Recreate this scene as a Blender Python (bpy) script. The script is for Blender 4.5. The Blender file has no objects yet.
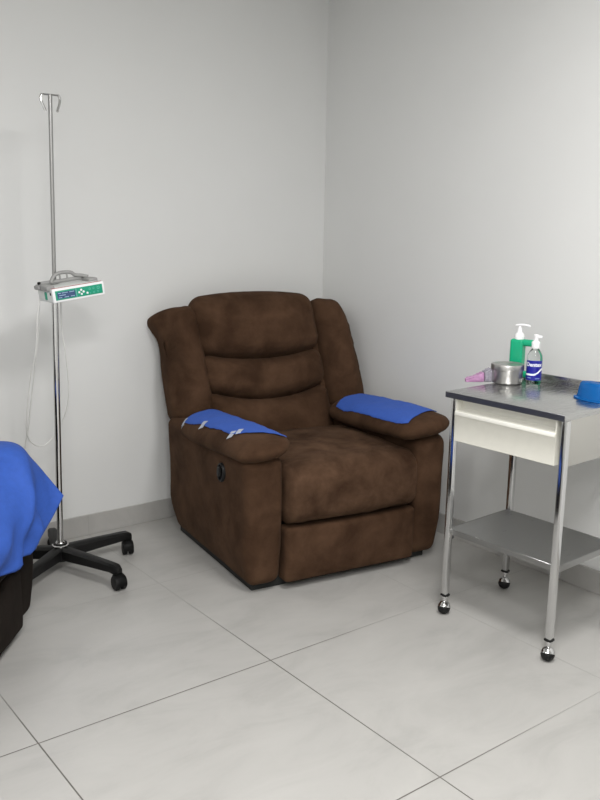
import bpy, bmesh, math, random
from mathutils import Vector, Matrix, noise
from mathutils.bvhtree import BVHTree
C = bpy.context.scene.collection
PI = math.pi
V = Vector

# ------------------------------------------------------------------ materials
def nt(name):
    m = bpy.data.materials.new(name); m.use_nodes = True
    t = m.node_tree; b = t.nodes['Principled BSDF']
    return m, t, b
def srgb(r, g, b):
    f = lambda c: (c/255/12.92) if c/255 <= .04045 else ((c/255+.055)/1.055)**2.4
    return (f(r), f(g), f(b), 1)
def plain(name, col, rough=.5, metal=0, noise_amt=.06, nscale=30, bump=0, bscale=200, **kw):
    m, t, b = nt(name)
    b.inputs['Roughness'].default_value = rough
    b.inputs['Metallic'].default_value = metal
    tc = t.nodes.new('ShaderNodeTexCoord')
    n = t.nodes.new('ShaderNodeTexNoise'); n.inputs['Scale'].default_value = nscale; n.inputs['Detail'].default_value = 4
    t.links.new(tc.outputs['Object'], n.inputs['Vector'])
    r = t.nodes.new('ShaderNodeValToRGB')
    r.color_ramp.elements[0].position = .3; r.color_ramp.elements[1].position = .7
    r.color_ramp.elements[0].color = tuple(c*(1-noise_amt) for c in col[:3])+(1,)
    r.color_ramp.elements[1].color = tuple(min(1, c*(1+noise_amt)) for c in col[:3])+(1,)
    t.links.new(n.outputs['Fac'], r.inputs['Fac']); t.links.new(r.outputs['Color'], b.inputs['Base Color'])
    if bump:
        n2 = t.nodes.new('ShaderNodeTexNoise'); n2.inputs['Scale'].default_value = bscale; n2.inputs['Detail'].default_value = 3
        t.links.new(tc.outputs['Object'], n2.inputs['Vector'])
        bp = t.nodes.new('ShaderNodeBump'); bp.inputs['Strength'].default_value = bump; bp.inputs['Distance'].default_value = .002
        t.links.new(n2.outputs['Fac'], bp.inputs['Height']); t.links.new(bp.outputs['Normal'], b.inputs['Normal'])
    for k, v in kw.items(): b.inputs[k.replace('_', ' ')].default_value = v
    return m

def suede(name, dark, light, nap=1.0):
    m, t, b = nt(name)
    tc = t.nodes.new('ShaderNodeTexCoord')
    n = t.nodes.new('ShaderNodeTexNoise'); n.inputs['Scale'].default_value = 6.5; n.inputs['Detail'].default_value = 6
    n.inputs['Roughness'].default_value = .6; n.inputs['Distortion'].default_value = .25
    t.links.new(tc.outputs['Object'], n.inputs['Vector'])
    r = t.nodes.new('ShaderNodeValToRGB')
    r.color_ramp.elements[0].position = .36; r.color_ramp.elements[0].color = dark
    r.color_ramp.elements[1].position = .68; r.color_ramp.elements[1].color = light
    t.links.new(n.outputs['Fac'], r.inputs['Fac'])
    t.links.new(r.outputs['Color'], b.inputs['Base Color'])
    b.inputs['Roughness'].default_value = .95
    b.inputs['Specular IOR Level'].default_value = .1
    b.inputs['Sheen Weight'].default_value = .035*nap; b.inputs['Sheen Roughness'].default_value = .5
    b.inputs['Sheen Tint'].default_value = (.75, .5, .33, 1)
    n2 = t.nodes.new('ShaderNodeTexNoise'); n2.inputs['Scale'].default_value = 26; n2.inputs['Detail'].default_value = 6
    t.links.new(tc.outputs['Object'], n2.inputs['Vector'])
    bp = t.nodes.new('ShaderNodeBump'); bp.inputs['Strength'].default_value = .22; bp.inputs['Distance'].default_value = .012
    t.links.new(n2.outputs['Fac'], bp.inputs['Height']); t.links.new(bp.outputs['Normal'], b.inputs['Normal'])
    return m

def metal(name, col, rough, brushed=0, axis=(1, 1, 40)):
    m, t, b = nt(name)
    b.inputs['Metallic'].default_value = 1; b.inputs['Base Color'].default_value = col
    tc = t.nodes.new('ShaderNodeTexCoord'); mp = t.nodes.new('ShaderNodeMapping')
    mp.inputs['Scale'].default_value = axis
    n = t.nodes.new('ShaderNodeTexNoise'); n.inputs['Scale'].default_value = 12; n.inputs['Detail'].default_value = 3
    t.links.new(tc.outputs['Object'], mp.inputs['Vector']); t.links.new(mp.outputs['Vector'], n.inputs['Vector'])
    mr = t.nodes.new('ShaderNodeMapRange')
    mr.inputs['To Min'].default_value = max(.02, rough-.06); mr.inputs['To Max'].default_value = rough+.06
    t.links.new(n.outputs['Fac'], mr.inputs['Value']); t.links.new(mr.outputs['Result'], b.inputs['Roughness'])
    if brushed:
        bp = t.nodes.new('ShaderNodeBump'); bp.inputs['Strength'].default_value = brushed; bp.inputs['Distance'].default_value = .0006
        t.links.new(n.outputs['Fac'], bp.inputs['Height']); t.links.new(bp.outputs['Normal'], b.inputs['Normal'])
    return m

def tile_mat(name, base, x0, sx, y0, sy, grout=.0036, only_x=False, rough=.38):
    m, t, b = nt(name)
    N = t.nodes.new; L = t.links.new
    tc = N('ShaderNodeTexCoord'); sep = N('ShaderNodeSeparateXYZ'); L(tc.outputs['Object'], sep.inputs[0])
    def mth(op, a, bb=None):
        q = N('ShaderNodeMath'); q.operation = op
        for i, z in enumerate((a, bb)):
            if z is None: continue
            if isinstance(z, (int, float)): q.inputs[i].default_value = z
            else: L(z, q.inputs[i])
        return q.outputs[0]
    def linedist(coord, o, s):
        f = mth('FRACT', mth('DIVIDE', mth('SUBTRACT', coord, o), s))
        return mth('MULTIPLY', mth('MINIMUM', f, mth('SUBTRACT', 1.0, f)), s)
    dx = linedist(sep.outputs[0], x0, sx)
    dmin = dx if only_x else mth('MINIMUM', dx, linedist(sep.outputs[1], y0, sy))
    mr = N('ShaderNodeMapRange'); mr.interpolation_type = 'SMOOTHSTEP'
    mr.inputs['From Min'].default_value = grout*.35; mr.inputs['From Max'].default_value = grout*.75
    L(dmin, mr.inputs['Value'])
    # clouded cement look
    n = N('ShaderNodeTexNoise'); n.inputs['Scale'].default_value = 2.6; n.inputs['Detail'].default_value = 8; n.inputs['Roughness'].default_value = .62
    n.inputs['Distortion'].default_value = .6
    mp = N('ShaderNodeMapping'); mp.inputs['Rotation'].default_value = (0, 0, .5); mp.inputs['Scale'].default_value = (1, 2.1, 1)
    L(tc.outputs['Object'], mp.inputs['Vector']); L(mp.outputs['Vector'], n.inputs['Vector'])
    r = N('ShaderNodeValToRGB')
    r.color_ramp.elements[0].position = .28; r.color_ramp.elements[1].position = .72
    r.color_ramp.elements[0].color = tuple(c*.86 for c in base[:3])+(1,)
    r.color_ramp.elements[1].color = tuple(c*1.08 for c in base[:3])+(1,)
    e = r.color_ramp.elements.new(.5); e.color = base
    L(n.outputs['Fac'], r.inputs['Fac'])
    # small scuffs
    n3 = N('ShaderNodeTexNoise'); n3.inputs['Scale'].default_value = 7; n3.inputs['Detail'].default_value = 9; n3.inputs['Roughness'].default_value = .7
    mp3 = N('ShaderNodeMapping'); mp3.inputs['Scale'].default_value = (1, 3, 1); mp3.inputs['Rotation'].default_value = (0, 0, -.6)
    L(tc.outputs['Object'], mp3.inputs['Vector']); L(mp3.outputs['Vector'], n3.inputs['Vector'])
    r3 = N('ShaderNodeValToRGB'); r3.color_ramp.elements[0].position = .655; r3.color_ramp.elements[1].position = .76
    r3.color_ramp.elements[0].color = (0, 0, 0, 1); r3.color_ramp.elements[1].color = (.35, .35, .35, 1)
    L(n3.outputs['Fac'], r3.inputs['Fac'])
    mx0 = N('ShaderNodeMix'); mx0.data_type = 'RGBA'
    L(r3.outputs['Color'], mx0.inputs[0]); L(r.outputs['Color'], mx0.inputs[6]); mx0.inputs[7].default_value = (base[0]*.62, base[1]*.58, base[2]*.5, 1)
    mx = N('ShaderNodeMix'); mx.data_type = 'RGBA'
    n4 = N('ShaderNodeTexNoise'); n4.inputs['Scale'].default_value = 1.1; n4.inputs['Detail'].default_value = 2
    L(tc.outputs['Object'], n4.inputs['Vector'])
    # grout painted paler near the walls, imitating reflected light washing out far lines
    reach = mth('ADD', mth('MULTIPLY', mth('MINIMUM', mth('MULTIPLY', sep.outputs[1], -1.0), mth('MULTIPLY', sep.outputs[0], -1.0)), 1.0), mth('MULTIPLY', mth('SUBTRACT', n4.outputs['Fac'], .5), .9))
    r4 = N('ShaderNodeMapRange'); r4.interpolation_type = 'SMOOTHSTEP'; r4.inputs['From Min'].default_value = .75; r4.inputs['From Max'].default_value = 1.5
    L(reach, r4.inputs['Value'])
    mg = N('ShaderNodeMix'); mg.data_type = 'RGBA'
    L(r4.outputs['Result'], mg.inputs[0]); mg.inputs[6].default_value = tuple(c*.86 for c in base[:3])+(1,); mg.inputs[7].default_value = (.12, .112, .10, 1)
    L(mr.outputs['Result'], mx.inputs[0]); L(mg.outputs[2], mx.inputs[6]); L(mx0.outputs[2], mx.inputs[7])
    L(mx.outputs[2], b.inputs['Base Color'])
    n2 = N('ShaderNodeTexNoise'); n2.inputs['Scale'].default_value = 5; n2.inputs['Detail'].default_value = 6
    L(tc.outputs['Object'], n2.inputs['Vector'])
    mr2 = N('ShaderNodeMapRange'); mr2.inputs['To Min'].default_value = rough-.07; mr2.inputs['To Max'].default_value = rough+.12
    L(n2.outputs['Fac'], mr2.inputs['Value']); L(mr2.outputs['Result'], b.inputs['Roughness'])
    bp = N('ShaderNodeBump'); bp.inputs['Strength'].default_value = .5; bp.inputs['Distance'].default_value = .002
    L(mr.outputs['Result'], bp.inputs['Height']); L(bp.outputs['Normal'], b.inputs['Normal'])
    return m

M = {}
M['wall'] = plain('wall_paint', (.70, .705, .695, 1), .62, noise_amt=.012, nscale=2.5, bump=.05, bscale=120)
M['ceiling'] = plain('ceiling_paint', (.74, .74, .72, 1), .8, noise_amt=.01, nscale=3)
TB = (.415, .408, .39, 1)
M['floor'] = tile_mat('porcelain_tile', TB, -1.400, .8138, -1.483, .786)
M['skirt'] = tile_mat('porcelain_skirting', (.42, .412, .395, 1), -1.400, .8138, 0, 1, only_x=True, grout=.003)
M['suede'] = suede('brown_suede', (.038, .0195, .0105, 1), (.080, .0435, .025, 1))
M['suedeseat'] = suede('brown_suede_brushed', (.032, .016, .0085, 1), (.092, .052, .031, 1))
M['suede2'] = suede('dark_suede', (.012, .0095, .008, 1), (.018, .014, .0115, 1), .15)
M['black'] = plain('black_plastic', (.006, .006, .006, 1), .5, bump=.05, Specular_IOR_Level=.3)
M['blackcloth'] = plain('black_underlining', (.012, .013, .012, 1), .9)
M['rubber'] = plain('black_rubber', (.006, .006, .006, 1), .55, Specular_IOR_Level=.3)
M['chrome'] = metal('chrome', (.66, .66, .66, 1), .13)
M['poledull'] = metal('satin_steel', (.36, .36, .355, 1), .32)
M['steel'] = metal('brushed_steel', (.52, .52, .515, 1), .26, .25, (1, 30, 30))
M['shelfsteeldim'] = metal('shelf_steel_dark_reflection', (.34, .34, .335, 1), .30, .2, (1, 30, 30))  # darkened tint paints in the dark surroundings the shelf reflects
M['steeltin'] = metal('spun_steel', (.50, .495, .48, 1), .36, .08, (30, 30, 2))
M['steeldark'] = metal('steel_sheet_edge', (.20, .20, .21, 1), .35)
M['panel'] = metal('satin_side_panel', (.55, .54, .51, 1), .42, .1)
M['cream'] = plain('cream_enamel', (.72, .71, .64, 1), .32, noise_amt=.02)
M['creamin'] = plain('cream_enamel_lip', (.82, .81, .75, 1), .28, noise_amt=.02)
M['bluecloth'] = plain('blue_nonwoven', srgb(48, 86, 172), .85, noise_amt=.05, nscale=60, bump=.25, bscale=420)
M['bluesheet'] = plain('blue_drape', srgb(43, 84, 172), .8, noise_amt=.06, nscale=60, bump=.25, bscale=420)
M['tape'] = plain('white_paper_tape', (.62, .66, .74, 1), .6, Alpha=.62)
M['whiteplastic'] = plain('white_plastic', (.84, .84, .85, 1), .35, noise_amt=.02)
M['pumpwhite'] = plain('pump_housing', (.74, .77, .75, 1), .4, noise_amt=.02)
M['pumpgrey'] = plain('pump_handle_grey', (.30, .30, .295, 1), .45)
M['pumpgreen'] = plain('pump_panel_green', srgb(20, 150, 118), .4, noise_amt=.03)
M['pumplcd'] = plain('pump_display', srgb(60, 82, 120), .25, noise_amt=.12, nscale=120)
M['lcdtext'] = plain('pump_display_marks', srgb(150, 180, 205), .4)
M['red'] = plain('red_stripe', srgb(170, 40, 50), .5)
M['cord'] = plain('white_cord', (.75, .75, .73, 1), .5)
M['green'] = plain('green_soap_bottle', srgb(12, 165, 120), .32, noise_amt=.05, nscale=25, Subsurface_Weight=.0)
M['bluebowl'] = plain('blue_basin_plastic', srgb(22, 120, 200), .25, noise_amt=.03)
M['label'] = plain('blue_label', srgb(22, 26, 140), .3, noise_amt=.1, nscale=60)
M['labelwhite'] = plain('label_white', (.85, .87, .95, 1), .35)
M['pink'] = plain('pink_plastic', srgb(180, 134, 174), .35, noise_amt=.2, nscale=80, Alpha=.9)
M['greybag'] = plain('grey_plastic_film', srgb(150, 146, 158), .25, noise_amt=.25, nscale=90, Alpha=.85)
def glassy(name, col, rough=.05, ior=1.4):
    m, t, b = nt(name)
    b.inputs['Base Color'].default_value = col; b.inputs['Transmission Weight'].default_value = 1
    b.inputs['Roughness'].default_value = rough; b.inputs['IOR'].default_value = ior
    n = t.nodes.new('ShaderNodeTexNoise'); n.inputs['Scale'].default_value = 40
    mr = t.nodes.new('ShaderNodeMapRange'); mr.inputs['To Min'].default_value = rough; mr.inputs['To Max'].default_value = rough+.05
    t.links.new(n.outputs['Fac'], mr.inputs['Value']); t.links.new(mr.outputs['Result'], b.inputs['Roughness'])
    return m
M['clear'] = glassy('clear_bottle_plastic', (.93, .97, .96, 1), .04, 1.30)

# ------------------------------------------------------------------ mesh helpers
def obj(name, bm, mat, parent=None, smooth=True, angle=40):
    me = bpy.data.meshes.new(name)
    bmesh.ops.recalc_face_normals(bm, faces=bm.faces)
    bm.to_mesh(me); bm.free()
    mats = mat if isinstance(mat, (list, tuple)) else [mat]
    for q in mats: me.materials.append(q)
    if smooth:
        me.shade_smooth()
        if angle < 180: me.set_sharp_from_angle(angle=math.radians(angle))
    o = bpy.data.objects.new(name, me); C.objects.link(o)
    if parent: o.parent = parent
    return o
def tag(o, label, cat, group=None):
    o['label'] = label; o['category'] = cat
    if group: o['group'] = group
    return o
def thing(name, label, cat, loc=(0, 0, 0), rotz=0, group=None):
    o = bpy.data.objects.new(name, None); C.objects.link(o)
    o.location = loc; o.rotation_euler = (0, 0, rotz); o.empty_display_size = .1
    return tag(o, label, cat, group)
def struct(name, bm, m):
    o = obj(name, bm, m, smooth=False); o['kind'] = 'structure'; return o

def box(bm, lo, hi, bev=0, seg=2, mtx=None):
    r = bmesh.ops.create_cube(bm, size=1)
    vs = r['verts']
    for v in vs:
        v.co = V([lo[i]+(v.co[i]+.5)*(hi[i]-lo[i]) for i in range(3)])
    es = {e for v in vs for e in v.link_edges}
    if bev:
        rr = bmesh.ops.bevel(bm, geom=list(es), offset=bev, segments=seg, affect='EDGES', profile=.5)
        vs = list({v for f in rr['faces'] for v in f.verts} | {v for v in vs if v.is_valid})
    if mtx is not None:
        for v in vs: v.co = mtx @ v.co
    return vs
def lathe(bm, prof, seg=40, center=(0, 0, 0), cap=True):
    rings = []
    for r, z in prof:
        rings.append([bm.verts.new((center[0]+r*math.cos(2*PI*i/seg), center[1]+r*math.sin(2*PI*i/seg), center[2]+z)) for i in range(seg)])
    for a, b in zip(rings, rings[1:]):
        for i in range(seg): bm.faces.new((a[i], a[(i+1) % seg], b[(i+1) % seg], b[i]))
    if cap:
        bm.faces.new(list(reversed(rings[0]))); bm.faces.new(rings[-1])
    return rings
def tube(bm, pts, r, seg=10, rb=None):
    pts = [V(p) for p in pts]; n = len(pts); rings = []
    up = None
    for i, p in enumerate(pts):
        d = (pts[min(i+1, n-1)]-pts[max(i-1, 0)]).normalized()
        if up is None: up = d.orthogonal().normalized()
        u = (up-d*up.dot(d)).normalized(); up = u; w = d.cross(u)
        rr = r if rb is None else r+(rb-r)*i/(n-1)
        rings.append([bm.verts.new(p+u*rr*math.cos(2*PI*k/seg)+w*rr*math.sin(2*PI*k/seg)) for k in range(seg)])
    for a, b in zip(rings, rings[1:]):
        for k in range(seg): bm.faces.new((a[k], a[(k+1) % seg], b[(k+1) % seg], b[k]))
    bm.faces.new(list(reversed(rings[0]))); bm.faces.new(rings[-1])
def catmull(pts, sub=8):
    pts = [V(p) for p in pts]; out = []
    P = [pts[0]*2-pts[1]]+pts+[pts[-1]*2-pts[-2]]
    for i in range(1, len(P)-2):
        a, b, c, d = P[i-1:i+3]
        for k in range(sub):
            t = k/sub
            out.append(.5*((2*b)+(c-a)*t+(2*a-5*b+4*c-d)*t*t+(3*b-a-3*c+d)*t**3))
    out.append(pts[-1]); return out
def rbox(bm, h, r, n=(12, 12, 12), warp=None, center=(0, 0, 0), k=4):
    """rounded box, half sizes h, corner radii r (per axis or one), smooth grid, optional warp"""
    if not isinstance(r, (tuple, list)): r = (r, r, r)
    def line(hh, rr, nn):
        e = [hh-rr+rr*math.tan(PI/4*(i/k)) for i in range(1, k+1)]
        mid = [-(hh-rr)+2*(hh-rr)*i/nn for i in range(nn+1)]
        return [-x for x in reversed(e)]+mid+e
    ln = [line(h[i], r[i], n[i]) for i in range(3)]
    c = V(center); cache = {}
    def vert(p):
        inner = [max(-(h[i]-r[i]), min(h[i]-r[i], p[i])) for i in range(3)]
        d = V([(p[i]-inner[i])/r[i] for i in range(3)])
        if d.length > 1e-9: d.normalize()
        q = V([inner[i]+d[i]*r[i] for i in range(3)])
        key = tuple(round(x, 6) for x in q)
        if key not in cache:
            cache[key] = bm.verts.new((warp(q) if warp else q)+c)
        return cache[key]
    for ax in range(3):
        a, b = (ax+1) % 3, (ax+2) % 3
        for s in (-1, 1):
            for i in range(len(ln[a])-1):
                for j in range(len(ln[b])-1):
                    def P(ii, jj):
                        p = [0, 0, 0]; p[ax] = s*h[ax]; p[a] = ln[a][ii]; p[b] = ln[b][jj]; return p
                    q = [vert(P(i, j)), vert(P(i+1, j)), vert(P(i+1, j+1)), vert(P(i, j+1))]
                    u = []
                    for x in q:
                        if x not in u: u.append(x)
                    if len(u) >= 3:
                        try: bm.faces.new(u)
                        except ValueError: pass
def nz(p, s=1, seed=0): return noise.noise(V(p)*s+V((seed*7.3, seed*3.1, seed*1.7)))
def sst(a, b, x):
    t = max(0, min(1, (x-a)/(b-a))); return t*t*(3-2*t)

# ------------------------------------------------------------------ room
XW, YW, XE, YE, CH = 0, 0, -5.0, -5.6, 2.72
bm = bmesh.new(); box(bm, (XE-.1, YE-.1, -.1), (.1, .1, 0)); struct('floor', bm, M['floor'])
bm = bmesh.new(); box(bm, (XE-.1, YE-.1, CH), (.1, .1, CH+.1)); struct('ceiling', bm, M['ceiling'])
bm = bmesh.new(); box(bm, (XE-.1, 0, 0), (.1, .1, CH)); struct('wall_left', bm, M['wall'])
bm = bmesh.new(); box(bm, (0, YE-.1, 0), (.1, 0, CH)); struct('wall_right', bm, M['wall'])
bm = bmesh.new(); box(bm, (XE-.1, YE-.1, 0), (XE, 0, CH)); struct('wall_rear', bm, M['wall'])
bm = bmesh.new(); box(bm, (XE, YE-.1, 0), (0, YE, CH)); struct('wall_front', bm, M['wall'])
SK = .098
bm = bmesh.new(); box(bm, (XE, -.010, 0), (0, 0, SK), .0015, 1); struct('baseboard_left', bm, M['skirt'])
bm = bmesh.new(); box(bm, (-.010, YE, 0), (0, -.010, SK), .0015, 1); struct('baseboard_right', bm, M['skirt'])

# ------------------------------------------------------------------ recliner
def recliner(label, loc, rotz, mat, zo=(0, 0), pw=((.112, .402), (.130, .369)), pback=0):
    root = thing('recliner_armchair', label, 'armchair', loc, rotz)
    W2, AW = .475, .162
    # black base
    bm = bmesh.new(); box(bm, (-.435, .055, 0), (.425, .84, .065), .006)
    obj('base_frame', bm, M['blackcloth'], root)
    pads = []
    for s, dz in ((-1, zo[0]), (1, zo[1])):
        # arm: upholstered side panel, bulging outwards, rounded front
        bm = bmesh.new()
        hx, hy, hz = AW/2, .435, .272
        def warp(q, s=s):
            x, y, z = q
            zz = z/hz; yy = y/hy
            out = (1-zz*zz)*(1-yy**4)
            ox = s*x                                     # outwards coordinate
            if ox > 0: x += s*(.012*out*(ox/hx)+.010*sst(.2, 1, zz)*(ox/hx)-.018*sst(.4, 1.0, -zz)*(ox/hx))
            if y < 0: y -= .018*(1-zz*zz*.8)*sst(.6, 1, -yy)+.010*sst(.3, 1, -yy)*zz
            if y > 0: y -= .045*sst(.5, 1, yy)*sst(.4, 1, -zz)
            z += .015*zz*sst(.55, -.4, yy)*0
            n = .004*nz((x, y, z), 7, s+3)+.002*nz((x, y, z), 22, s+5)
            return V((x+s*n, y-n*.5, z))
        rbox(bm, (hx, hy, hz), (.045, .05, .045), (6, 16, 12), warp, (s*(W2-AW/2)+(.003 if s > 0 else -.004), .44, .027+hz))
        obj('arm', bm, mat, root, angle=180)
        # arm pad: pillow on top that hangs over the front
        bm = bmesh.new()
        (px, pxc), py, pz = pw[0 if s < 0 else 1], (.358 if s < 0 else .345), .051
        def warp2(q, s=s):
            x, y, z = q
            yy = y/py; xx = x/px
            f = sst(.35, 1, -yy)                         # front nose
            top = max(0, z/pz)
            z += .010*(1-xx*xx)*top*(1-.5*yy*yy)
            z -= .016*f*f*top
            z -= .018*yy
            z += .016*xx
            if q.z < 0: z -= q.z*.28*sst(.0, 1, -yy)
            x *= 1+.02*f-.10*sst(.3, 1, yy)
            y -= .020*(1-xx*xx)*f
            # gathers near the front edge
            n = .004*nz((x, y, z), 9, s+11)+.004*f*nz((x*4, y*14, z*5), 5, s+2)
            return V((x, y, z+n))
        rbox(bm, (px, py, pz), (.085, .060, .050), (4, 18, 2), warp2, (s*pxc, (.328 if s < 0 else .315)+pback, .600+dz), k=7)
        pads.append((bm.copy(), s))
        obj('arm_pad', bm, mat, root, angle=180)
    # seat cushion
    bm = bmesh.new()
    hx, hy, hz = .318, .33, .122
    def warp(q):
        x, y, z = q; xx = x/hx; yy = y/hy; zz = z/hz
        if z > 0: z += .022*(1-xx*xx)*(1-yy*yy)*zz-.010*sst(-.3, 1, yy)*zz
        if y < 0: y -= .018*(1-zz*zz)*(1-.5*xx**4)*sst(.3, 1, -yy)+.012*sst(.2, 1, -yy)
        z += .006*(1-xx*xx)*sst(0, 1, -yy)*(-1 if zz < 0 else 0)
        n = .0045*nz((x, y, z), 8, 21)+.0035*nz((x, y, z), 17, 23)
        seam = math.exp(-((yy+.62+.10*(1-xx*xx)*-1)/.05)**2)*(1 if z > 0 else 0)
        return V((x, y, z+n-.004*seam))
    rbox(bm, (hx, hy, hz), (.030, .075, .065), (26, 24, 6), warp, (.004, .312, .393), k=6)
    obj('seat_cushion', bm, M['suedeseat'] if mat is M['suede'] else mat, root, angle=180)
    # footrest board in front
    bm = bmesh.new()
    hx, hy, hz = .317, .04, .117
    def warp(q):
        x, y, z = q; xx = x/hx; zz = z/hz
        if y < 0: y -= .012*(1-zz**4)*(1-xx**6)
        z += -.006*(1-xx*xx)*(1 if zz > .5 else 0)
        return V((x, y+.002*nz((x, y, z), 14, 31), z))
    rbox(bm, (hx, hy, hz), (.02, .02, .018), (26, 4, 10), warp, (.004, .026, .149))
    obj('footrest', bm, mat, root, angle=180)
    # backrest frame of reference
    lean = math.radians(17)
    bo = V((0, .655, .415)); S = V((0, math.sin(lean), math.cos(lean))); Nn = V((0, -math.cos(lean), math.sin(lean)))
    X = V((1, 0, 0))
    T = lambda x, s, n: bo+X*x+S*s+Nn*n
    # shell
    bm = bmesh.new()
    def warp(q):
        x, s, n = q; s0 = s/.345
        x *= 1+.05*s0
        if n < 0: n += .03*(x/.46)**2+.05*sst(-.2, 1, -s0)
        s += .03*(1-(x/.46)**2)*max(0, s0)
        return T(x, s+.365-.02, n-.125)
    rbox(bm, (.46, .345, .065), (.06, .05, .05), (20, 14, 4), warp)
    obj('backrest_shell', bm, mat, root, angle=180)
    # three horizontal pillows with sagging seams
    XC = .012; HW = .325
    def pillow(name, s0, s1, sag0, sag1, bulge, seed, droop=.0, narrow=0, thick=.07):
        bm = bmesh.new(); hz = (s1-s0)/2
        def warp(q):
            x, s, n = q; xx = x/HW; t = (s/hz+1)/2; ss = s/hz
            edge0 = s0-sag0*(1-xx*xx); edge1 = s1+sag1*(1-abs(xx)**2.2)
            S_ = edge0+(edge1-edge0)*t
            if n > 0:
                f = n/thick
                n += (bulge+.010)*(1-ss*ss)*(1-xx**4)*f + droop*sst(.2, 1, -ss)*(1-.3*xx*xx)*f*(1-sst(.85, 1.05, -ss))
                e = sst(.45, .98, abs(ss))
                n += f*.015*e*nz((x*15, s*3, 0), 2.2, seed)*(1-xx**6)+f*.0025*nz((x*1.4, s, 0), 24, seed+7)
                n += f*.004*nz((x, s, 0), 9, seed+1)
                # lateral tucks where the pillow meets the wings
                ex = sst(.75, 1, abs(xx)); n += f*.009*ex*nz((x*2, s*24, 0), 1.6, seed+2)
            x = x*(1-narrow*t)
            return T(x+XC-.042*S_/.7, S_, n-.055)
        rbox(bm, (HW, hz, thick), (.062, min(hz*.75, .06), .066), (30, 12, 3), warp, k=7)
        obj(name, bm, mat, root, angle=180)
    pillow('back_pillow', -.02, .300, .015, -.062, .030, 41, .012)
    pillow('back_pillow', .290, .476, .062, -.042, .026, 42, .014)
    pillow('headrest_pillow', 0.468, .736, .042, .026, .034, 43, .022, .0)
    # side wings
    for s in (-1, 1):
        bm = bmesh.new(); hx, hs, hn = (.090, .272, .085) if s < 0 else (.121, .286, .085)
        def warp(q, s=s):
            x, t, n = q; ox = s*x/hx; tt = t/hs; f = n/hn
            st = t+.428
            xi = .305+(.06*sst(-.2, 1, tt)*0)
            xc = (.442-.024*tt) if s > 0 else (-.390-.016*tt)
            x = x*(1-.04*tt)
            # outer edge wraps backwards
            n -= .062*sst(-.1, 1.0, ox)**1.3
            if n > -.03: n += .030*(1-tt*tt)*(1-ox*ox)
            # ear: outer top corner flares out and back
            ear = sst(.45, .95, tt)*sst(.2, 1, ox)
            x += (s*.030 if s < 0 else .004)*ear; n -= .03*ear
            st -= (.002 if s < 0 else .045)*sst(.0, 1, ox)*sst(.3, 1, tt)
            st += .012*sst(0, 1, -ox)*sst(.3, 1, tt)
            # waist below the ear
            x -= (-.010 if s < 0 else 0)*math.exp(-((tt-.35)/.3)**2)*sst(.2, 1, ox)
            g = .005*nz((x, t, n), 9, s+51)+.009*sst(.45, 1, abs(ox))*nz((x*3, t*24, 0), 1.5, s+52)+.003*nz((x, t*2.2, n), 20, s+54)
            return T(xc+x+s*g*.3, st, n-.088+g)
        rbox(bm, (hx, hs, hn), (.062, .06, .065), (12, 26, 4), warp, k=7)
        obj('backrest_wing', bm, mat, root, angle=180)
    # recline lever in an oval black cup on the outer side of the left arm
    bm = bmesh.new()
    hc = V((-.493, .212, .466)); seg = 28
    ring = []
    for i in range(seg):
        a = 2*PI*i/seg; ca, sa = math.cos(a), math.sin(a)
        tilt = .25
        def P(ry, rz, x): 
            y, z = ry*ca, rz*sa
            return bm.verts.new(hc+V((x, y*math.cos(tilt)-z*math.sin(tilt), y*math.sin(tilt)+z*math.cos(tilt))))
        ring.append([P(.033, .041, .004), P(.033, .041, -.006), P(.030, .038, -.010), P(.025, .033, -.010), P(.023, .031, -.002)])
    for i in range(seg):
        a, b = ring[i], ring[(i+1) % seg]
        for j in range(4): bm.faces.new((a[j], b[j], b[j+1], a[j+1]))
    bm.faces.new([r[4] for r in ring]); bm.faces.new([r[0] for r in reversed(ring)])
    hd = obj('recline_handle', bm, M['black'], root)
    bm = bmesh.new(); rbox(bm, (.005, .012, .022), (.004, .008, .008), (2, 2, 4), None, hc+V((-.010, .004, .002)))
    obj('lever', bm, M['rubber'], hd)
    return root, pads

yaw = math.atan2(-.150, .988)
Ow = V((math.cos(yaw), math.sin(yaw), 0)); Od = V((-math.sin(yaw), math.cos(yaw), 0))
base = V((-1.185, -1.03, 0))+Ow*.475
chair, pads = recliner('brown suede recliner in the corner with blue pads taped on both armrests', base, yaw, M['suede'], (-.022, -.008))

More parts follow.
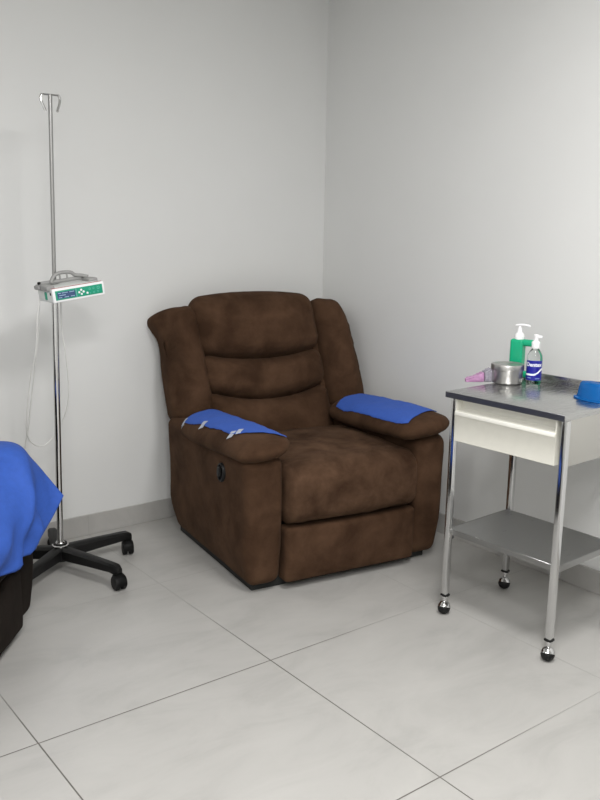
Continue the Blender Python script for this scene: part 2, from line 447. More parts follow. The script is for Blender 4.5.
def drape_pad(name, label, padbm, outline, loc, rotz, group, tapes=()):
    """thin cloth lying on an arm pad; outline is a closed list in the chair's own coordinates"""
    tree = BVHTree.FromBMesh(padbm)
    o = thing(name, label, 'armrest pad', loc, rotz, group)
    pts = [V((p[0], p[1])) for p in outline]
    def inside(x, y):
        c = False; j = len(pts)-1
        for i in range(len(pts)):
            a, b = pts[i], pts[j]
            if (a.y > y) != (b.y > y) and x < (b.x-a.x)*(y-a.y)/(b.y-a.y)+a.x: c = not c
            j = i
        return c
    def h(x, y):
        r = tree.ray_cast(V((x, y, 1.5)), V((0, 0, -1)))
        return r[0].z if r[0] is not None else None
    # constrained fill: outline plus interior grid
    dense = []
    for i in range(len(pts)):
        a, b = pts[i], pts[(i+1) % len(pts)]
        n = max(1, int((b-a).length/.012))
        for k in range(n):
            q = a+(b-a)*k/n
            dn = .0025*nz((q.x, q.y, 0), 60, 3)
            dense.append((q.x+dn, q.y+dn))
    from mathutils.geometry import delaunay_2d_cdt
    xs = [p[0] for p in dense]; ys = [p[1] for p in dense]
    allp = [V(p) for p in dense]; nb = len(dense)
    st = .014; x = min(xs)
    def near(x, y): return min((p[0]-x)**2+(p[1]-y)**2 for p in dense) < (.007)**2
    while x < max(xs):
        y = min(ys)
        while y < max(ys):
            if inside(x, y) and not near(x, y): allp.append(V((x, y)))
            y += st
        x += st
    vs, es, fs, *_ = delaunay_2d_cdt(allp, [(i, (i+1) % nb) for i in range(nb)], [], 1, 1e-5)
    bm = bmesh.new(); bv = []
    last = .62
    for v in vs:
        z = h(v.x, v.y)
        if z is None:
            f = tree.find_nearest(V((v.x, v.y, .60))); z = f[0].z-.012
        bv.append(bm.verts.new((v.x, v.y, z+.0045+.0025*nz((v.x, v.y, 0), 18, 9)+.0015*nz((v.x*3, v.y, 0), 30, 4))))
    for f in fs:
        c = sum((vs[i] for i in f), V((0, 0)))/len(f)
        if inside(c.x, c.y): bm.faces.new([bv[i] for i in f])
    for v in [v for v in bm.verts if not v.link_faces]: bm.verts.remove(v)
    geom = bmesh.ops.extrude_face_region(bm, geom=bm.faces[:])
    for g in geom['geom']:
        if isinstance(g, bmesh.types.BMVert): g.co.z += .0022
    obj('cloth', bm, M['bluecloth'], o, angle=60)
    for (tx, ty, ang, ln, wd) in tapes:
        bm = bmesh.new(); g = []
        for i in range(7):
            row = []
            for j in range(4):
                u = (i/6-.5)*ln; w = (j/3-.5)*wd
                x = tx+u*math.cos(ang)-w*math.sin(ang); y = ty+u*math.sin(ang)+w*math.cos(ang)
                r = h(x, y)
                if r is None:
                    f = tree.find_nearest(V((x, y, .585))); loc_ = f[0]+f[1]*.006; 
                else: loc_ = V((x, y, r+.0085 if inside(x, y) else r+.005))
                row.append(bm.verts.new(loc_))
            g.append(row)
        for i in range(6):
            for j in range(3): bm.faces.new((g[i][j], g[i+1][j], g[i+1][j+1], g[i][j+1]))
        ge = bmesh.ops.extrude_face_region(bm, geom=bm.faces[:])
        for q in ge['geom']:
            if isinstance(q, bmesh.types.BMVert): q.co.z += .0008
        t_ = obj('tape', bm, M['tape'], o); t_['label'] = 'strip of pale see-through tape'
    return o
PG = None
padL = [b for b, s in pads if s < 0][0]; padR = [b for b, s in pads if s > 0][0]
OL = [(-.492, .635), (-.490, .55), (-.478, .46), (-.482, .36), (-.470, .28), (-.472, .17), (-.455, .13), (-.42, .10), (-.39, .08), (-.345, .045), (-.305, .010), (-.285, .12), (-.29, .30), (-.305, .48), (-.34, .60), (-.40, .66)]
drape_pad('armrest_pad', 'blue non-woven pad taped over the left armrest, beside the black recline lever', padL, OL, base, yaw, PG,
          [(-.492, .63, .3, .034, .02), (-.478, .44, .4, .034, .026), (-.472, .165, .5, .034, .026), (-.445, .145, .7, .034, .022)])
OR = [(.262, .57), (.252, .48), (.254, .34), (.256, .22), (.258, .12), (.262, .035), (.280, .010), (.335, .035), (.40, .055), (.45, .065), (.484, .08), (.494, .20), (.487, .33), (.493, .345), (.490, .48), (.482, .55), (.42, .60), (.34, .605)]
drape_pad('armrest_pad', 'blue non-woven pad lying over the right armrest, nearest the steel cart', padR, OR, base, yaw, PG)

# ------------------------------------------------------------------ second recliner, mostly out of frame at the left
a2 = math.radians(49); w2 = V((math.cos(a2), math.sin(a2), 0)); d2 = V((-w2.y, w2.x, 0))
c2 = V((-1.918, -.702, 0)); b2 = c2-w2*.475
chair2, pads2 = recliner('dark brown recliner cut off by the left edge, half hidden under a blue sheet', b2, a2, M['suede2'], (0, -.022), ((.10, .385), (.088, .376)), .045)
chair2.scale = (1, .93, 1)
# blue sheet draped over its arm
cols = [
 [(.000, .45, .660), (.000, .20, .672), (-.012, .045, .672), (.002, -.012, .610), (.010, -.066, .541), (.012, -.120, .474)],
 [(-.05, .45, .672), (-.05, .20, .684), (-.062, .025, .678), (-.052, -.035, .605), (-.045, -.074, .500), (-.046, -.088, .398)],
 [(-.10, .45, .680), (-.10, .20, .692), (-.11, .000, .684), (-.120, -.058, .585), (-.130, -.056, .460), (-.132, -.052, .325)],
 [(-.17, .45, .676), (-.17, .20, .690), (-.18, -.01, .672), (-.20, -.090, .560), (-.215, -.080, .450), (-.225, -.058, .342)],
 [(-.25, .45, .600), (-.25, .20, .610), (-.26, .000, .605), (-.29, -.085, .520), (-.31, -.080, .430), (-.33, -.055, .347)],
 [(-.55, .45, .570), (-.55, .20, .575), (-.55, .000, .570), (-.56, -.085, .490), (-.58, -.075, .420), (-.60, -.060, .360)]]
rows = [catmull(c, 10) for c in cols]
nr = len(rows[0]); grid = []
for i in range(nr): grid.append(catmull([r[i] for r in rows], 10))
nc = len(grid[0])
bm = bmesh.new(); gv = []
for i in range(nr):
    line = []
    for j in range(nc):
        p = grid[i][j].copy(); fr = sst(.45, .9, i/(nr-1)); u = j/(nc-1)
        fold = 0
        # hanging folds fanning out from the arm's front corner
        k = p.x*26+p.z*16
        fold += .014*fr*math.sin(k+2*nz(p, 4, 7))*sst(.32, .55, u)
        fold += .034*fr*(1-abs(2*((p.x*6.5-p.z*5.5+.5*nz(p, 6, 2)) % 1)-1))**1.5*sst(.34, .5, u)
        n2 = .006*nz(p, 9, 61)*(1 if i > 2 else .3)
        edge = sst(.1, .5, u)
        p.y -= max(-.004, fold)+abs(n2)*edge
        p.z += .004*abs(nz(p, 7, 66))*(1-fr)
        wp = c2+w2*p.x+d2*p.y*.98+V((0, 0, p.z))
        line.append(bm.verts.new(wp))
    gv.append(line)
for i in range(nr-1):
    for j in range(nc-1): bm.faces.new((gv[i][j], gv[i+1][j], gv[i+1][j+1], gv[i][j+1]))
sh = obj('draped_sheet', bm, M['bluesheet'], angle=180)
tag(sh, 'blue non-woven sheet draped over the dark chair at the left edge, its corner hanging out', 'sheet')
md = sh.modifiers.new('thickness', 'SOLIDIFY'); md.thickness = .0012; md.offset = 0

# ------------------------------------------------------------------ IV stand
hub = V((-1.666, -.325, 0))
iv = thing('iv_stand', 'tall chrome IV pole on a black five-legged wheeled base by the left wall', 'IV stand', hub)
ptop = V((.028, -.016, 1.93))
def pole_pt(z): return V((ptop.x*(z-.1)/1.83, ptop.y*(z-.1)/1.83, z))
bm = bmesh.new(); lathe(bm, [(.030, .070), (.036, .080), (.036, .098), (.030, .106), (.028, .120)], 32)
lathe(bm, [(.045, .048), (.047, .058), (.044, .070), (.030, .074)], 32)
obj('hub', bm, M['black'], iv)
bm = bmesh.new(); lathe(bm, [(.034, .1065), (.034, .111), (.022, .116), (.017, .125)], 32)
obj('collar', bm, M['chrome'], iv)
bm = bmesh.new(); tube(bm, [pole_pt(z) for z in (.10, .5, .9, 1.21)], .0130, 24); obj('lower_pole', bm, M['chrome'], iv)
bm = bmesh.new(); tube(bm, [pole_pt(z) for z in (1.15, 1.5, 1.925)], .0078, 20); obj('upper_rod', bm, M['poledull'], iv)
bm = bmesh.new(); tube(bm, [pole_pt(1.195), pole_pt(1.225)], .0155, 20); obj('locking_collar', bm, M['poledull'], iv)
# hooks
tp = pole_pt(1.925); hd = V((.94, .20, .03)).normalized()
bm = bmesh.new(); tube(bm, [tp-hd*.040, tp+hd*.040], .0034, 12); obj('crossbar', bm, M['poledull'], iv)
for s in (-1, 1):
    bm = bmesh.new(); e = tp+hd*s*.040
    path = catmull([e-hd*s*.006, e-hd*s*.001+V((0, 0, -.003)), e+hd*s*.003+V((0, 0, -.014)), e-hd*s*.001+V((0, -.003, -.030)), e-hd*s*.009+V((0, -.006, -.050)), e-hd*s*.014+V((0, -.008, -.062))], 6)
    tube(bm, path, .0050, 10); obj('hook', bm, M['chrome'], iv)
angs = [(2, .318, 250), (-71, .335, -20), (-140, .335, 20), (150, .32, 100), (76, .255, 215)]
for ang, rad, sw in angs:
    a = math.radians(ang); u = V((math.cos(a), math.sin(a), 0)); w = V((-u.y, u.x, 0))
    bm = bmesh.new(); secs = []
    for t, zt, zb, hw in ((.02, .104, .052, .024), (.06, .104, .054, .026), (.18, .103, .060, .023), (rad-.035, .101, .064, .020), (rad-.004, .099, .060, .0195), (rad+.014, .088, .058, .012)):
        c = [(-hw, zb+.004), (-hw*.8, zb), (hw*.8, zb), (hw, zb+.004), (hw, zt-.008), (hw*.6, zt), (-hw*.6, zt), (-hw, zt-.008)]
        secs.append([bm.verts.new(u*t+w*x+V((0, 0, z))) for x, z in c])
    for p, q in zip(secs, secs[1:]):
        for i in range(8): bm.faces.new((p[i], p[(i+1) % 8], q[(i+1) % 8], q[i]))
    bm.faces.new(secs[0][::-1]); bm.faces.new(secs[-1])
    lg = obj('base_leg', bm, M['black'], iv)
    bm = bmesh.new()
    sa = math.radians(ang+sw); f = V((math.cos(sa), math.sin(sa), 0)); ax = V((-f.y, f.x, 0))
    e = u*(rad-.005)
    tube(bm, [e+V((0, 0, .03)), e+V((0, 0, .075))], .008, 12)
    wc = e+f*.020+V((0, 0, .0315))
    # twin wheels and hood
    for s in (-1, 1):
        prof = [(.016, .003), (.027, .004), (.0312, .008), (.0312, .019), (.027, .024), (.010, .025)]
        rr = []
        for r, h in prof:
            rr.append([bm.verts.new(wc+ax*s*h+(f*math.cos(2*PI*i/24)+V((0, 0, 1))*math.sin(2*PI*i/24))*r) for i in range(24)])
        for p, q in zip(rr, rr[1:]):
            for i in range(24): bm.faces.new((p[i], p[(i+1) % 24], q[(i+1) % 24], q[i]))
        bm.faces.new(rr[-1]); bm.faces.new(rr[0][::-1])
    hood = []
    for i in range(13):
        t = math.radians(-10+i*200/12)
        d = f*-math.cos(t)+V((0, 0, math.sin(t)))
        hood.append([bm.verts.new(wc+d*r+ax*x) for r, x in ((.034, -.018), (.036, -.010), (.036, .010), (.034, .018))])
    for p, q in zip(hood, hood[1:]):
        for i in range(3): bm.faces.new((p[i], p[i+1], q[i+1], q[i]))
    bmesh.ops.solidify(bm, geom=[f_ for f_ in bm.faces if all(any(v in h_ for h_ in hood) for v in f_.verts)], thickness=.0015)
    obj('caster', bm, M['rubber'], lg)

# ------------------------------------------------------------------ infusion pump clamped to the pole
pl = V((-1.716, -.49, 1.144))
pump = thing('infusion_pump', 'white infusion pump with green keypad clamped to the chrome IV pole', 'infusion pump', pl)
pump.rotation_euler = (0, math.radians(-7.2), 0)
PWd, PD, PH = .212, .150, .056
bm = bmesh.new(); box(bm, (0, .006, 0), (PWd, PD, PH-.002), .006, 3); obj('housing', bm, M['pumpwhite'], pump)
bm = bmesh.new(); box(bm, (-.001, -.002, .001), (PWd+.001, .010, PH-.001), .004, 3); fr = obj('front_frame', bm, M['whiteplastic'], pump)
bm = bmesh.new(); box(bm, (.002, .010, PH-.003), (PWd-.002, .0125, PH), .0005, 1); obj('red_line', bm, M['red'], fr)
bm = bmesh.new(); box(bm, (.010, -.0035, .010), (PWd-.008, -.001, .046), .001, 2); kp = obj('keypad', bm, M['pumpgreen'], fr)
bm = bmesh.new(); box(bm, (.017, -.0045, .015), (.090, -.003, .040), .0006, 1); lc = obj('display', bm, M['pumplcd'], kp)
bm = bmesh.new()
random.seed(4)
for zz, x0, x1 in ((.036, .020, .032), (.036, .036, .060), (.036, .066, .086), (.019, .020, .034), (.019, .044, .062), (.019, .070, .086), (.0275, .024, .050)):
    box(bm, (x0, -.0050, zz-.0012), (x1, -.0043, zz+.0012))
obj('display_marks', bm, M['lcdtext'], lc)
bm = bmesh.new(); box(bm, (.0935, -.0045, .012), (.0950, -.003, .044)); obj('panel_divider', bm, M['lcdtext'], kp)
for kx, kz in ((.115, .0355), (.106, .0275), (.115, .0195), (.124, .0275), (.139, .0200)):
    bm = bmesh.new(); ring = []
    for y, r in ((-.003, .0044), (-.0052, .0042), (-.0058, .0034)):
        ring.append([bm.verts.new((kx+r*math.cos(2*PI*i/16), y, kz+r*math.sin(2*PI*i/16))) for i in range(16)])
    for p, q in zip(ring, ring[1:]):
        for i in range(16): bm.faces.new((p[i], p[(i+1) % 16], q[(i+1) % 16], q[i]))
    bm.faces.new(ring[-1])
    obj('button', bm, M['whiteplastic'], kp)
M['palegreen'] = plain('pale_green_print', srgb(95, 190, 165), .4)
for kx, kz, r in ((.150, .034, .0045), (.166, .035, .004), (.166, .019, .004), (.183, .020, .004), (.186, .034, .006), (.150, .018, .003)):
    bm = bmesh.new(); ring = []
    for rr, y in ((r, -.0040), (r, -.0046), (r*.62, -.0046), (r*.62, -.0040)):
        ring.append([bm.verts.new((kx+rr*math.cos(2*PI*i/14), y, kz+rr*math.sin(2*PI*i/14))) for i in range(14)])
    for p, q in zip(ring, ring[1:]):
        for i in range(14): bm.faces.new((p[i], p[(i+1) % 14], q[(i+1) % 14], q[i]))
    obj('key_mark', bm, M['palegreen'], kp)
# grey end brackets, rail and carrying handle
bm = bmesh.new(); box(bm, (-.012, .020, PH-.010), (.020, .135, PH+.010), .004, 3); box(bm, (-.020, .085, PH-.008), (-.010, .130, PH+.008), .004, 3)
obj('end_bracket', bm, M['pumpgrey'], pump)
bm = bmesh.new(); lathe(bm, [(.005, 0), (.006, .003), (.006, .008), (.004, .010)], 16, (-.008, .10, PH+.012)); obj('knob', bm, M['black'], pump)
bm = bmesh.new(); box(bm, (.178, .055, PH-.006), (.216, .125, PH+.009), .004, 3); obj('end_bracket', bm, M['pumpgrey'], pump)
bm = bmesh.new()
hp = catmull([(.050, .128, PH+.008), (.062, .130, PH+.026), (.080, .132, PH+.038), (.105, .133, PH+.041), (.140, .134, PH+.036), (.155, .132, PH+.024), (.180, .128, PH+.018), (.205, .118, PH+.010)], 5)
tube(bm, hp, .0075, 12); obj('carrying_handle', bm, M['pumpgrey'], pump)
bm = bmesh.new(); tube(bm, [(.0, .136, PH+.010), (.20, .136, PH+.008)], .008, 12); obj('rail', bm, M['pumpgrey'], pump)
for x in (.092, .122):
    bm = bmesh.new(); tube(bm, [(x, .131, PH+.008), (x, .132, PH+.042)], .004, 8); obj('handle_rib', bm, M['pumpgrey'], pump)
bm = bmesh.new(); box(bm, (-.004, .058, .010), (.002, .074, .040), .002, 2); obj('door_latch', bm, M['pumpgreen'], pump)
bm = bmesh.new(); box(bm, (-.002, .015, .030), (.002, .024, .040), .001, 2); obj('side_button', bm, M['black'], pump)
bm = bmesh.new(); box(bm, (.055, PD-.004, .004), (.105, PD+.030, .052), .004, 3); obj('pole_clamp', bm, M['pumpgrey'], pump)
# cord: placed in world space, parented to the pump
inv = (Matrix.Translation(pl) @ Matrix.Rotation(math.radians(-7.2), 4, 'Y')).inverted()
CORD_PATHS = [
 [(-1.735, -.40, 1.150), (-1.745, -.39, 1.09), (-1.745, -.36, .96), (-1.752, -.30, .82), (-1.752, -.24, .66), (-1.740, -.20, .575), (-1.708, -.17, .525), (-1.660, -.16, .505), (-1.610, -.17, .545), (-1.575, -.21, .640), (-1.572, -.25, .740), (-1.592, -.29, .88), (-1.615, -.31, 1.02), (-1.625, -.335, 1.150)],
 [(-1.722, -.36, 1.150), (-1.720, -.33, 1.02), (-1.715, -.24, .82), (-1.715, -.16, .62), (-1.722, -.10, .46), (-1.735, -.07, .30), (-1.78, -.05, .12), (-1.86, -.05, .010)]]
bm = bmesh.new()
for p in CORD_PATHS: tube(bm, [inv @ q for q in catmull(p, 8)], .0026, 8)
obj('power_cord', bm, M['cord'], pump)

# ------------------------------------------------------------------ instrument cart
FX, FY, BX, RY = -.638, -1.575, -.262, -2.040      # leg centres: front/left .. back/right
TZ = .868
cart = thing('instrument_cart', 'stainless steel wheeled instrument cart with a cream drawer by the right wall', 'cart', ((FX+BX)/2+.006, (FY+RY)/2+.010, 0), math.radians(2.5))
co = V(((FX+BX)/2, (FY+RY)/2, 0))
def cbox(name, lo, hi, m, parent=cart, bev=.002, seg=2):
    bm = bmesh.new(); box(bm, V(lo)-co, V(hi)-co, bev, seg); return obj(name, bm, m, parent)
X0, X1, Y0, Y1 = FX-.026, BX+.075, RY-.010, FY+.027
tt = cbox('tabletop', (X0, Y0, TZ-.022), (X1, Y1, TZ), M['steel'], bev=.0015)
cbox('front_edge', (X0-.0012, Y0+.001, TZ-.021), (X0+.001, Y1-.001, TZ-.001), M['steeldark'], tt, .0003, 1)
cbox('back_lip', (X1-.004, Y0, TZ-.002), (X1, Y1, TZ+.030), M['steel'], bev=.001)
LW = .0112
for lx, ly in ((FX, FY), (FX, RY), (BX, FY), (BX, RY)):
    lg = cbox('leg', (lx-LW, ly-LW, .075), (lx+LW, ly+LW, TZ-.022), M['chrome'], bev=.002)
    cbox('foot_sleeve', (lx-LW-.002, ly-LW-.002, .070), (lx+LW+.002, ly+LW+.002, .078), M['rubber'], lg, .001, 1)
    # ball caster: chrome hood over a black wheel
    bm = bmesh.new(); p = V((lx, ly, 0))-co
    lathe(bm, [(.009, .050), (.009, .062), (.014, .064), (.014, .070)], 20, p)
    off = V((-.008, -.004, 0)); wc = p+off+V((0, 0, .0245))
    rings = []
    tilt = Matrix.Rotation(math.radians(28), 3, V((-.5, .86, 0)))
    for i in range(0, 9):
        t = math.radians(2+i*10.5); r = .0252*math.cos(t); z = .0252*math.sin(t)*1.08
        rings.append([bm.verts.new(wc+tilt @ V((r*math.cos(2*PI*k/28), r*math.sin(2*PI*k/28), z))) for k in range(28)])
    for a, b in zip(rings, rings[1:]):
        for k in range(28): bm.faces.new((a[k], a[(k+1) % 28], b[(k+1) % 28], b[k]))
    bm.faces.new(rings[-1]); bm.faces.new(rings[0][::-1])
    cs = obj('caster', bm, M['chrome'], lg)
    bm = bmesh.new(); bmesh.ops.create_uvsphere(bm, u_segments=28, v_segments=16, radius=.0242)
    for v in bm.verts: v.co = wc+V((v.co.x, v.co.y, max(v.co.z, -.0240)*1.012))
    obj('wheel', bm, M['rubber'], cs)
# drawer box between the legs
DZ0, DZ1 = .688, TZ-.024
fx = FX+.004
bm = bmesh.new()
yl, yr = FY-LW-.001, RY+LW+.016
prof = [(FX-.013, DZ0), (FX-.013, DZ0+.094), (FX-.017, DZ0+.098), (FX-.017, DZ0+.110), (FX-.010, DZ0+.114), (FX+.018, DZ0+.122), (FX+.018, DZ1), (FX+.30, DZ1), (FX+.30, DZ0)]
a = [bm.verts.new(V((x, yl, z))-co) for x, z in prof]; b = [bm.verts.new(V((x, yr, z))-co) for x, z in prof]
for i in range(len(prof)): bm.faces.new((a[i], a[(i+1) % len(prof)], b[(i+1) % len(prof)], b[i]))
bm.faces.new(a[::-1]); bm.faces.new(b)
bmesh.ops.bevel(bm, geom=bm.edges[:], offset=.0015, segments=2, affect='EDGES')
drw = obj('drawer', bm, M['cream'], cart, angle=50)
cbox('grip_lip', (FX-.0185, yr+.002, DZ0+.097), (FX-.010, yl-.002, DZ0+.112), M['creamin'], drw, .002, 2)
for y0, y1 in ((yl-.006, yl+.0005), (yr-.0005, yr+.006)):
    cbox('drawer_cheek', (FX-.012, y0, DZ0+.092), (FX+.022, y1, DZ1), M['cream'], drw, .001, 1)
# side and back apron panels
cbox('side_panel', (FX+LW, RY-.010, .690), (BX-LW, RY-.006, TZ-.020), M['panel'], bev=.0008)
cbox('side_panel', (FX+LW, FY+.006, .690), (BX-LW, FY+.010, TZ-.020), M['panel'], bev=.0008)
cbox('back_panel', (BX+.004, RY+LW, .690), (BX+.008, FY-LW, TZ-.020), M['panel'], bev=.0008)
# lower shelf with folded rim
SZ = .340
bm = bmesh.new()
box(bm, V((FX+LW-.004, RY-.004, SZ-.004))-co, V((BX-LW+.004, FY+.004, SZ))-co, .0008, 1)
for lo, hi in (((FX+LW-.006, RY-.006, SZ-.022), (FX+LW-.004, FY+.006, SZ)), ((BX-LW+.004, RY-.006, SZ-.022), (BX-LW+.006, FY+.006, SZ)),
               ((FX+LW-.006, RY-.008, SZ-.022), (BX-LW+.006, RY-.006, SZ)), ((FX+LW-.006, FY+.006, SZ-.022), (BX-LW+.006, FY+.008, SZ))):
    box(bm, V(lo)-co, V(hi)-co, .0006, 1)
obj('shelf', bm, M['shelfsteeldim'], cart)
for lx, sx in ((FX, 1), (BX, -1)):
    for ly, sy in ((FY, -1), (RY, 1)):
        cbox('shelf_bracket', (lx+sx*(LW-.001) if sx > 0 else lx-LW-.012, ly-.008, SZ-.042), (lx+LW+.012 if sx > 0 else lx-LW+.001, ly+.008, SZ-.022), M['steeldark'], bev=.001)

# ------------------------------------------------------------------ things on the cart
TT = TZ+.0005
# round steel tin
tn = thing('steel_tin', 'small round brushed steel tin with a lid on the cart', 'tin', (-.335, -1.555, TT))
bm = bmesh.new(); lathe(bm, [(.054, 0), (.0575, .002), (.0585, .005), (.0585, .058), (.056, .060)], 64); obj('tin_body', bm, M['steeltin'], tn, angle=50)
bm = bmesh.new(); lathe(bm, [(.0610, .050), (.0625, .0505), (.0630, .052), (.0630, .070), (.0615, .0735), (.050, .0745), (.047, .0715), (.012, .0715), (.004, .0715)], 64); obj('tin_lid', bm, M['steeltin'], tn, angle=50)

# green soap dispenser with a loop handle
sp = thing('soap_dispenser', 'green bottle with a white pump and a side arm behind the steel tin', 'bottle', (-.214, -1.517, TT), math.radians(-72))
bm = bmesh.new(); rbox(bm, (.026, .022, .078), (.008, .008, .010), (4, 4, 12), None, (-.012, 0, .078)); 
rbox(bm, (.026, .014, .013), (.010, .009, .010), (6, 3, 2), None, (.027, 0, .143))
rbox(bm, (.026, .014, .013), (.010, .009, .010), (6, 3, 2), None, (.027, 0, .016))
obj('bottle', bm, M['green'], sp, angle=60)
bm = bmesh.new(); lathe(bm, [(.0185, .155), (.0190, .158), (.0190, .172), (.015, .178), (.009, .184), (.0075, .200), (.006, .202), (.006, .212)], 28, (-.008, 0, 0))
pt = obj('pump_top', bm, M['whiteplastic'], sp)
bm = bmesh.new(); rbox(bm, (.030, .008, .0042), (.006, .005, .0035), (8, 3, 1), lambda q: V((q.x, q.y*(1-.3*q.x/.03), q.z-.004*(q.x/.03)**2)), (.004, 0, .213)); obj('spout', bm, M['whiteplastic'], pt)

# clear sanitizer bottle with a blue label
sb = thing('sanitizer_bottle', 'clear sanitizer bottle with a dark blue label and white cap on the cart', 'bottle', (-.275, -1.634, TT))
R = .0285
bm = bmesh.new(); lathe(bm, [(R*.6, .001), (R*.92, 0), (R, .005), (R, .100), (R*.96, .112), (R*.72, .126), (R*.46, .136), (R*.42, .141)], 40); obj('bottle', bm, M['clear'], sb, angle=60)
cam_dir = V((-2.994+.275, -3.681+1.634, 0)).normalized(); ca = math.atan2(cam_dir.y, cam_dir.x)
def wrap(bm, x0, x1, z0, z1, r, nx=24, nzz=6, fz=None):
    g = []
    for i in range(nx+1):
        x = x0+(x1-x0)*i/nx; col_ = []
        for j in range(nzz+1):
            lo, hi = (z0, z1) if fz is None else fz(x)
            z = lo+(hi-lo)*j/nzz; an = ca+x/R
            col_.append(bm.verts.new((r*math.cos(an), r*math.sin(an), z)))
        g.append(col_)
    for i in range(nx):
        for j in range(nzz): bm.faces.new((g[i][j], g[i+1][j], g[i+1][j+1], g[i][j+1]))
bm = bmesh.new(); wrap(bm, -.052, .052, .018, .094, R+.0006, 48)
lb = obj('label', bm, M['label'], sb)
bm = bmesh.new(); wrap(bm, -.052, .052, 0, 0, R+.0010, 48, 2, lambda x: (.051+.012*math.tanh((x-.018)/.012)*.9-.004+.0006*0, .059+.013*math.tanh((x-.018)/.012)*.9-.004))
obj('label_wave', bm, M['labelwhite'], lb)
def text_on(parent, s, size, xc, z, mat, name, bold=True):
    cu = bpy.data.curves.new(name, 'FONT'); cu.body = s; cu.size = size; cu.align_x = 'CENTER'; cu.offset = .0006 if bold else 0
    cu.resolution_u = 3
    to = bpy.data.objects.new(name+'_tmp', cu); C.objects.link(to)
    dg = bpy.context.evaluated_depsgraph_get(); dg.update()
    me = bpy.data.meshes.new_from_object(to.evaluated_get(dg))
    bpy.data.objects.remove(to); bpy.data.curves.remove(cu)
    bm = bmesh.new(); bm.from_mesh(me); bpy.data.meshes.remove(me)
    bmesh.ops.triangulate(bm, faces=bm.faces[:])
    bmesh.ops.subdivide_edges(bm, edges=bm.edges[:], cuts=2)
    for v in bm.verts:
        an = ca+(v.co.x+xc)/R; zz = z+v.co.y; r = R+.0014
        v.co = V((r*math.cos(an), r*math.sin(an), zz))
    return obj(name, bm, mat, parent, smooth=False)
text_on(lb, 'Dentex', .0205, -.001, .0720, M['labelwhite'], 'lettering')
for zz, x0, x1 in ((.042, -.015, .014), (.026, -.026, -.010), (.024, .006, .024)):
    bm = bmesh.new(); wrap(bm, x0, x1, zz, zz+.0022, R+.0011, 12, 1); obj('label_print', bm, M['lcdtext'], lb)
bm = bmesh.new(); lathe(bm, [(.0150, .139), (.0155, .141), (.0155, .160), (.0140, .164), (.0090, .167), (.0085, .180), (.0095, .182), (.0095, .190), (.006, .192)], 28)
cp = obj('pump_top', bm, M['whiteplastic'], sb)
bm = bmesh.new(); rbox(bm, (.013, .006, .005), (.004, .004, .004), (3, 2, 1), None, (.010, 0, .183))
for v in bm.verts: v.co = Matrix.Rotation(math.radians(-60), 3, 'Z') @ v.co
obj('spout', bm, M['whiteplastic'], cp)

# crumpled pink pouch left of the tin
pk = thing('plastic_pouch', 'small crumpled pink and grey plastic pouch beside the steel tin', 'pouch', (-.410, -1.487, TT), math.radians(-24))
def pouch(name, x0, x1, h0, h1, w0, w1, mat, seed):
    bm = bmesh.new()
    def warp(q):
        u = (q.x+1)/2; x = x0+(x1-x0)*u; hh = h0+(h1-h0)*u; ww = w0+(w1-w0)*u
        y = q.y*ww; z = (q.z+1)/2*hh
        k = .003*nz((x*40, y*40, z*40), 1, seed)+.003*(1-abs(2*((x*60+z*40) % 1)-1))*(q.z > 0)
        return V((x, y+k, max(.0, z+k*(q.z > -.5))))
    rbox(bm, (1, 1, 1), .25, (12, 6, 6), warp); return obj(name, bm, mat, pk, angle=35)
pouch('pouch_end', -.062, .010, .012, .036, .006, .018, M['pink'], 1)
pouch('pouch_film', .012, .042, .038, .052, .018, .020, M['greybag'], 2)

# blue kidney basin lying upside down, cut by the right edge
kb = thing('kidney_basin', 'bright blue plastic kidney basin upside down on the right end of the cart', 'basin', (-.312, -1.968, TT+.0005), math.radians(-50))
def kidney(sc, n=64):
    out = []
    for i in range(n):
        a = 2*PI*i/n
        x = .095*math.cos(a); y = .056*math.sin(a)
        y += .040*(1-(x/.095)**2)*-1+.020 if True else 0
        if y < -.01: pass
        out.append((x*sc[0], y*sc[1]))
    # dent on the inner side
    res = []
    for x, y in out:
        d = math.exp(-(x/.045)**2)*max(0, (y+.02)/.06)
        res.append((x, y-.030*d))
    return res
bm = bmesh.new(); rings = []
for sc, z in ((1.06, .0), (1.07, .002), (1.06, .0045), (.96, .006), (.94, .012), (.90, .036), (.86, .053), (.80, .060), (.62, .062), (.30, .0625)):
    rings.append([bm.verts.new((x, y, z)) for x, y in kidney((sc, sc))])
for a, b in zip(rings, rings[1:]):
    for i in range(64): bm.faces.new((a[i], a[(i+1) % 64], b[(i+1) % 64], b[i]))
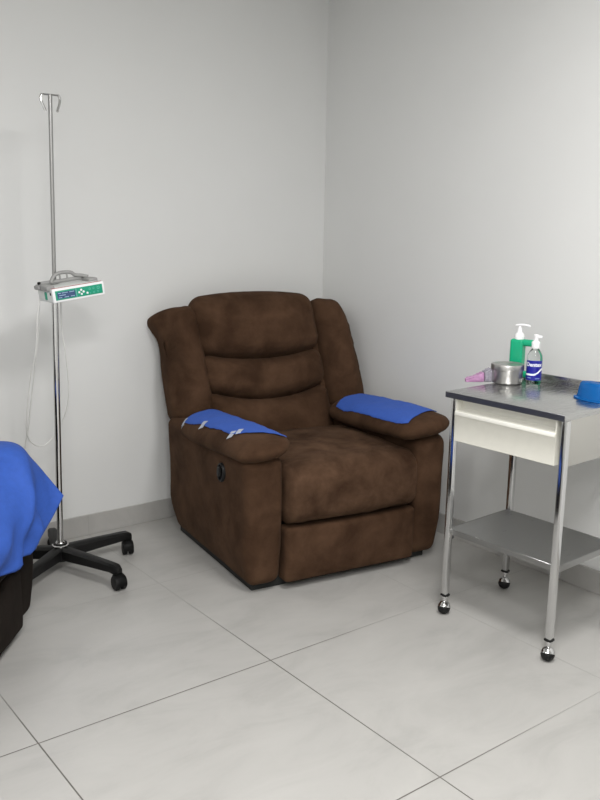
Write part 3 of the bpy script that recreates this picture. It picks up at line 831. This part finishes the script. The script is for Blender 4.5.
bm.faces.new(rings[-1])
bmesh.ops.solidify(bm, geom=bm.faces[:], thickness=-.0015)
for v in bm.verts: v.co.z = max(0, v.co.z)
obj('basin_body', bm, M['bluebowl'], kb, angle=50)

# ------------------------------------------------------------------ light: two ceiling lamps, then two added fill lamps
def panel(x, y, e, sx=.6, sy=.6):
    l = bpy.data.lights.new('ceiling_or_fill_lamp', 'AREA'); l.shape = 'RECTANGLE'; l.size = sx; l.size_y = sy; l.energy = e
    l.color = (1.0, .985, .975)
    o = bpy.data.objects.new('ceiling_or_fill_lamp', l); C.objects.link(o); o.location = (x, y, CH-.012)
panel(-1.35, -2.55, 24)
panel(-2.75, -3.60, 36)
panel(-4.0, -1.9, 10)  # added fill, an unseen lamp that evens out walls and corner
panel(-3.9, -4.7, 26)  # second added fill, stands in for light from the unseen room
w = bpy.data.worlds.new('world'); bpy.context.scene.world = w; w.use_nodes = True
w.node_tree.nodes['Background'].inputs['Color'].default_value = (.8, .85, .9, 1); w.node_tree.nodes['Background'].inputs['Strength'].default_value = .05

# ------------------------------------------------------------------ camera
cd = bpy.data.cameras.new('camera'); cam = bpy.data.objects.new('camera', cd); C.objects.link(cam)
f, pitch, roll, yw_ = 866.4, 0.2039, 0.01644, 0.6590
cy_, sy_ = math.cos(yw_), math.sin(yw_)
F = V((sy_*math.cos(pitch), cy_*math.cos(pitch), -math.sin(pitch)))
R0 = V((cy_, -sy_, 0)); U0 = R0.cross(F)
Rr = R0*math.cos(roll)+U0*math.sin(roll); Uu = U0*math.cos(roll)-R0*math.sin(roll)
m = Matrix((Rr, Uu, -F)).transposed().to_4x4(); m.translation = V((-2.994, -3.681, 1.469)); cam.matrix_world = m
cd.sensor_fit = 'VERTICAL'; cd.sensor_height = 24; cd.lens = f*24/800; cd.clip_start = .05
sc = bpy.context.scene; sc.camera = cam
sc.view_settings.view_transform = 'Standard'; sc.view_settings.look = 'None'; sc.view_settings.gamma = 1
sc.view_settings.use_curve_mapping = False; sc.view_settings.exposure = .80
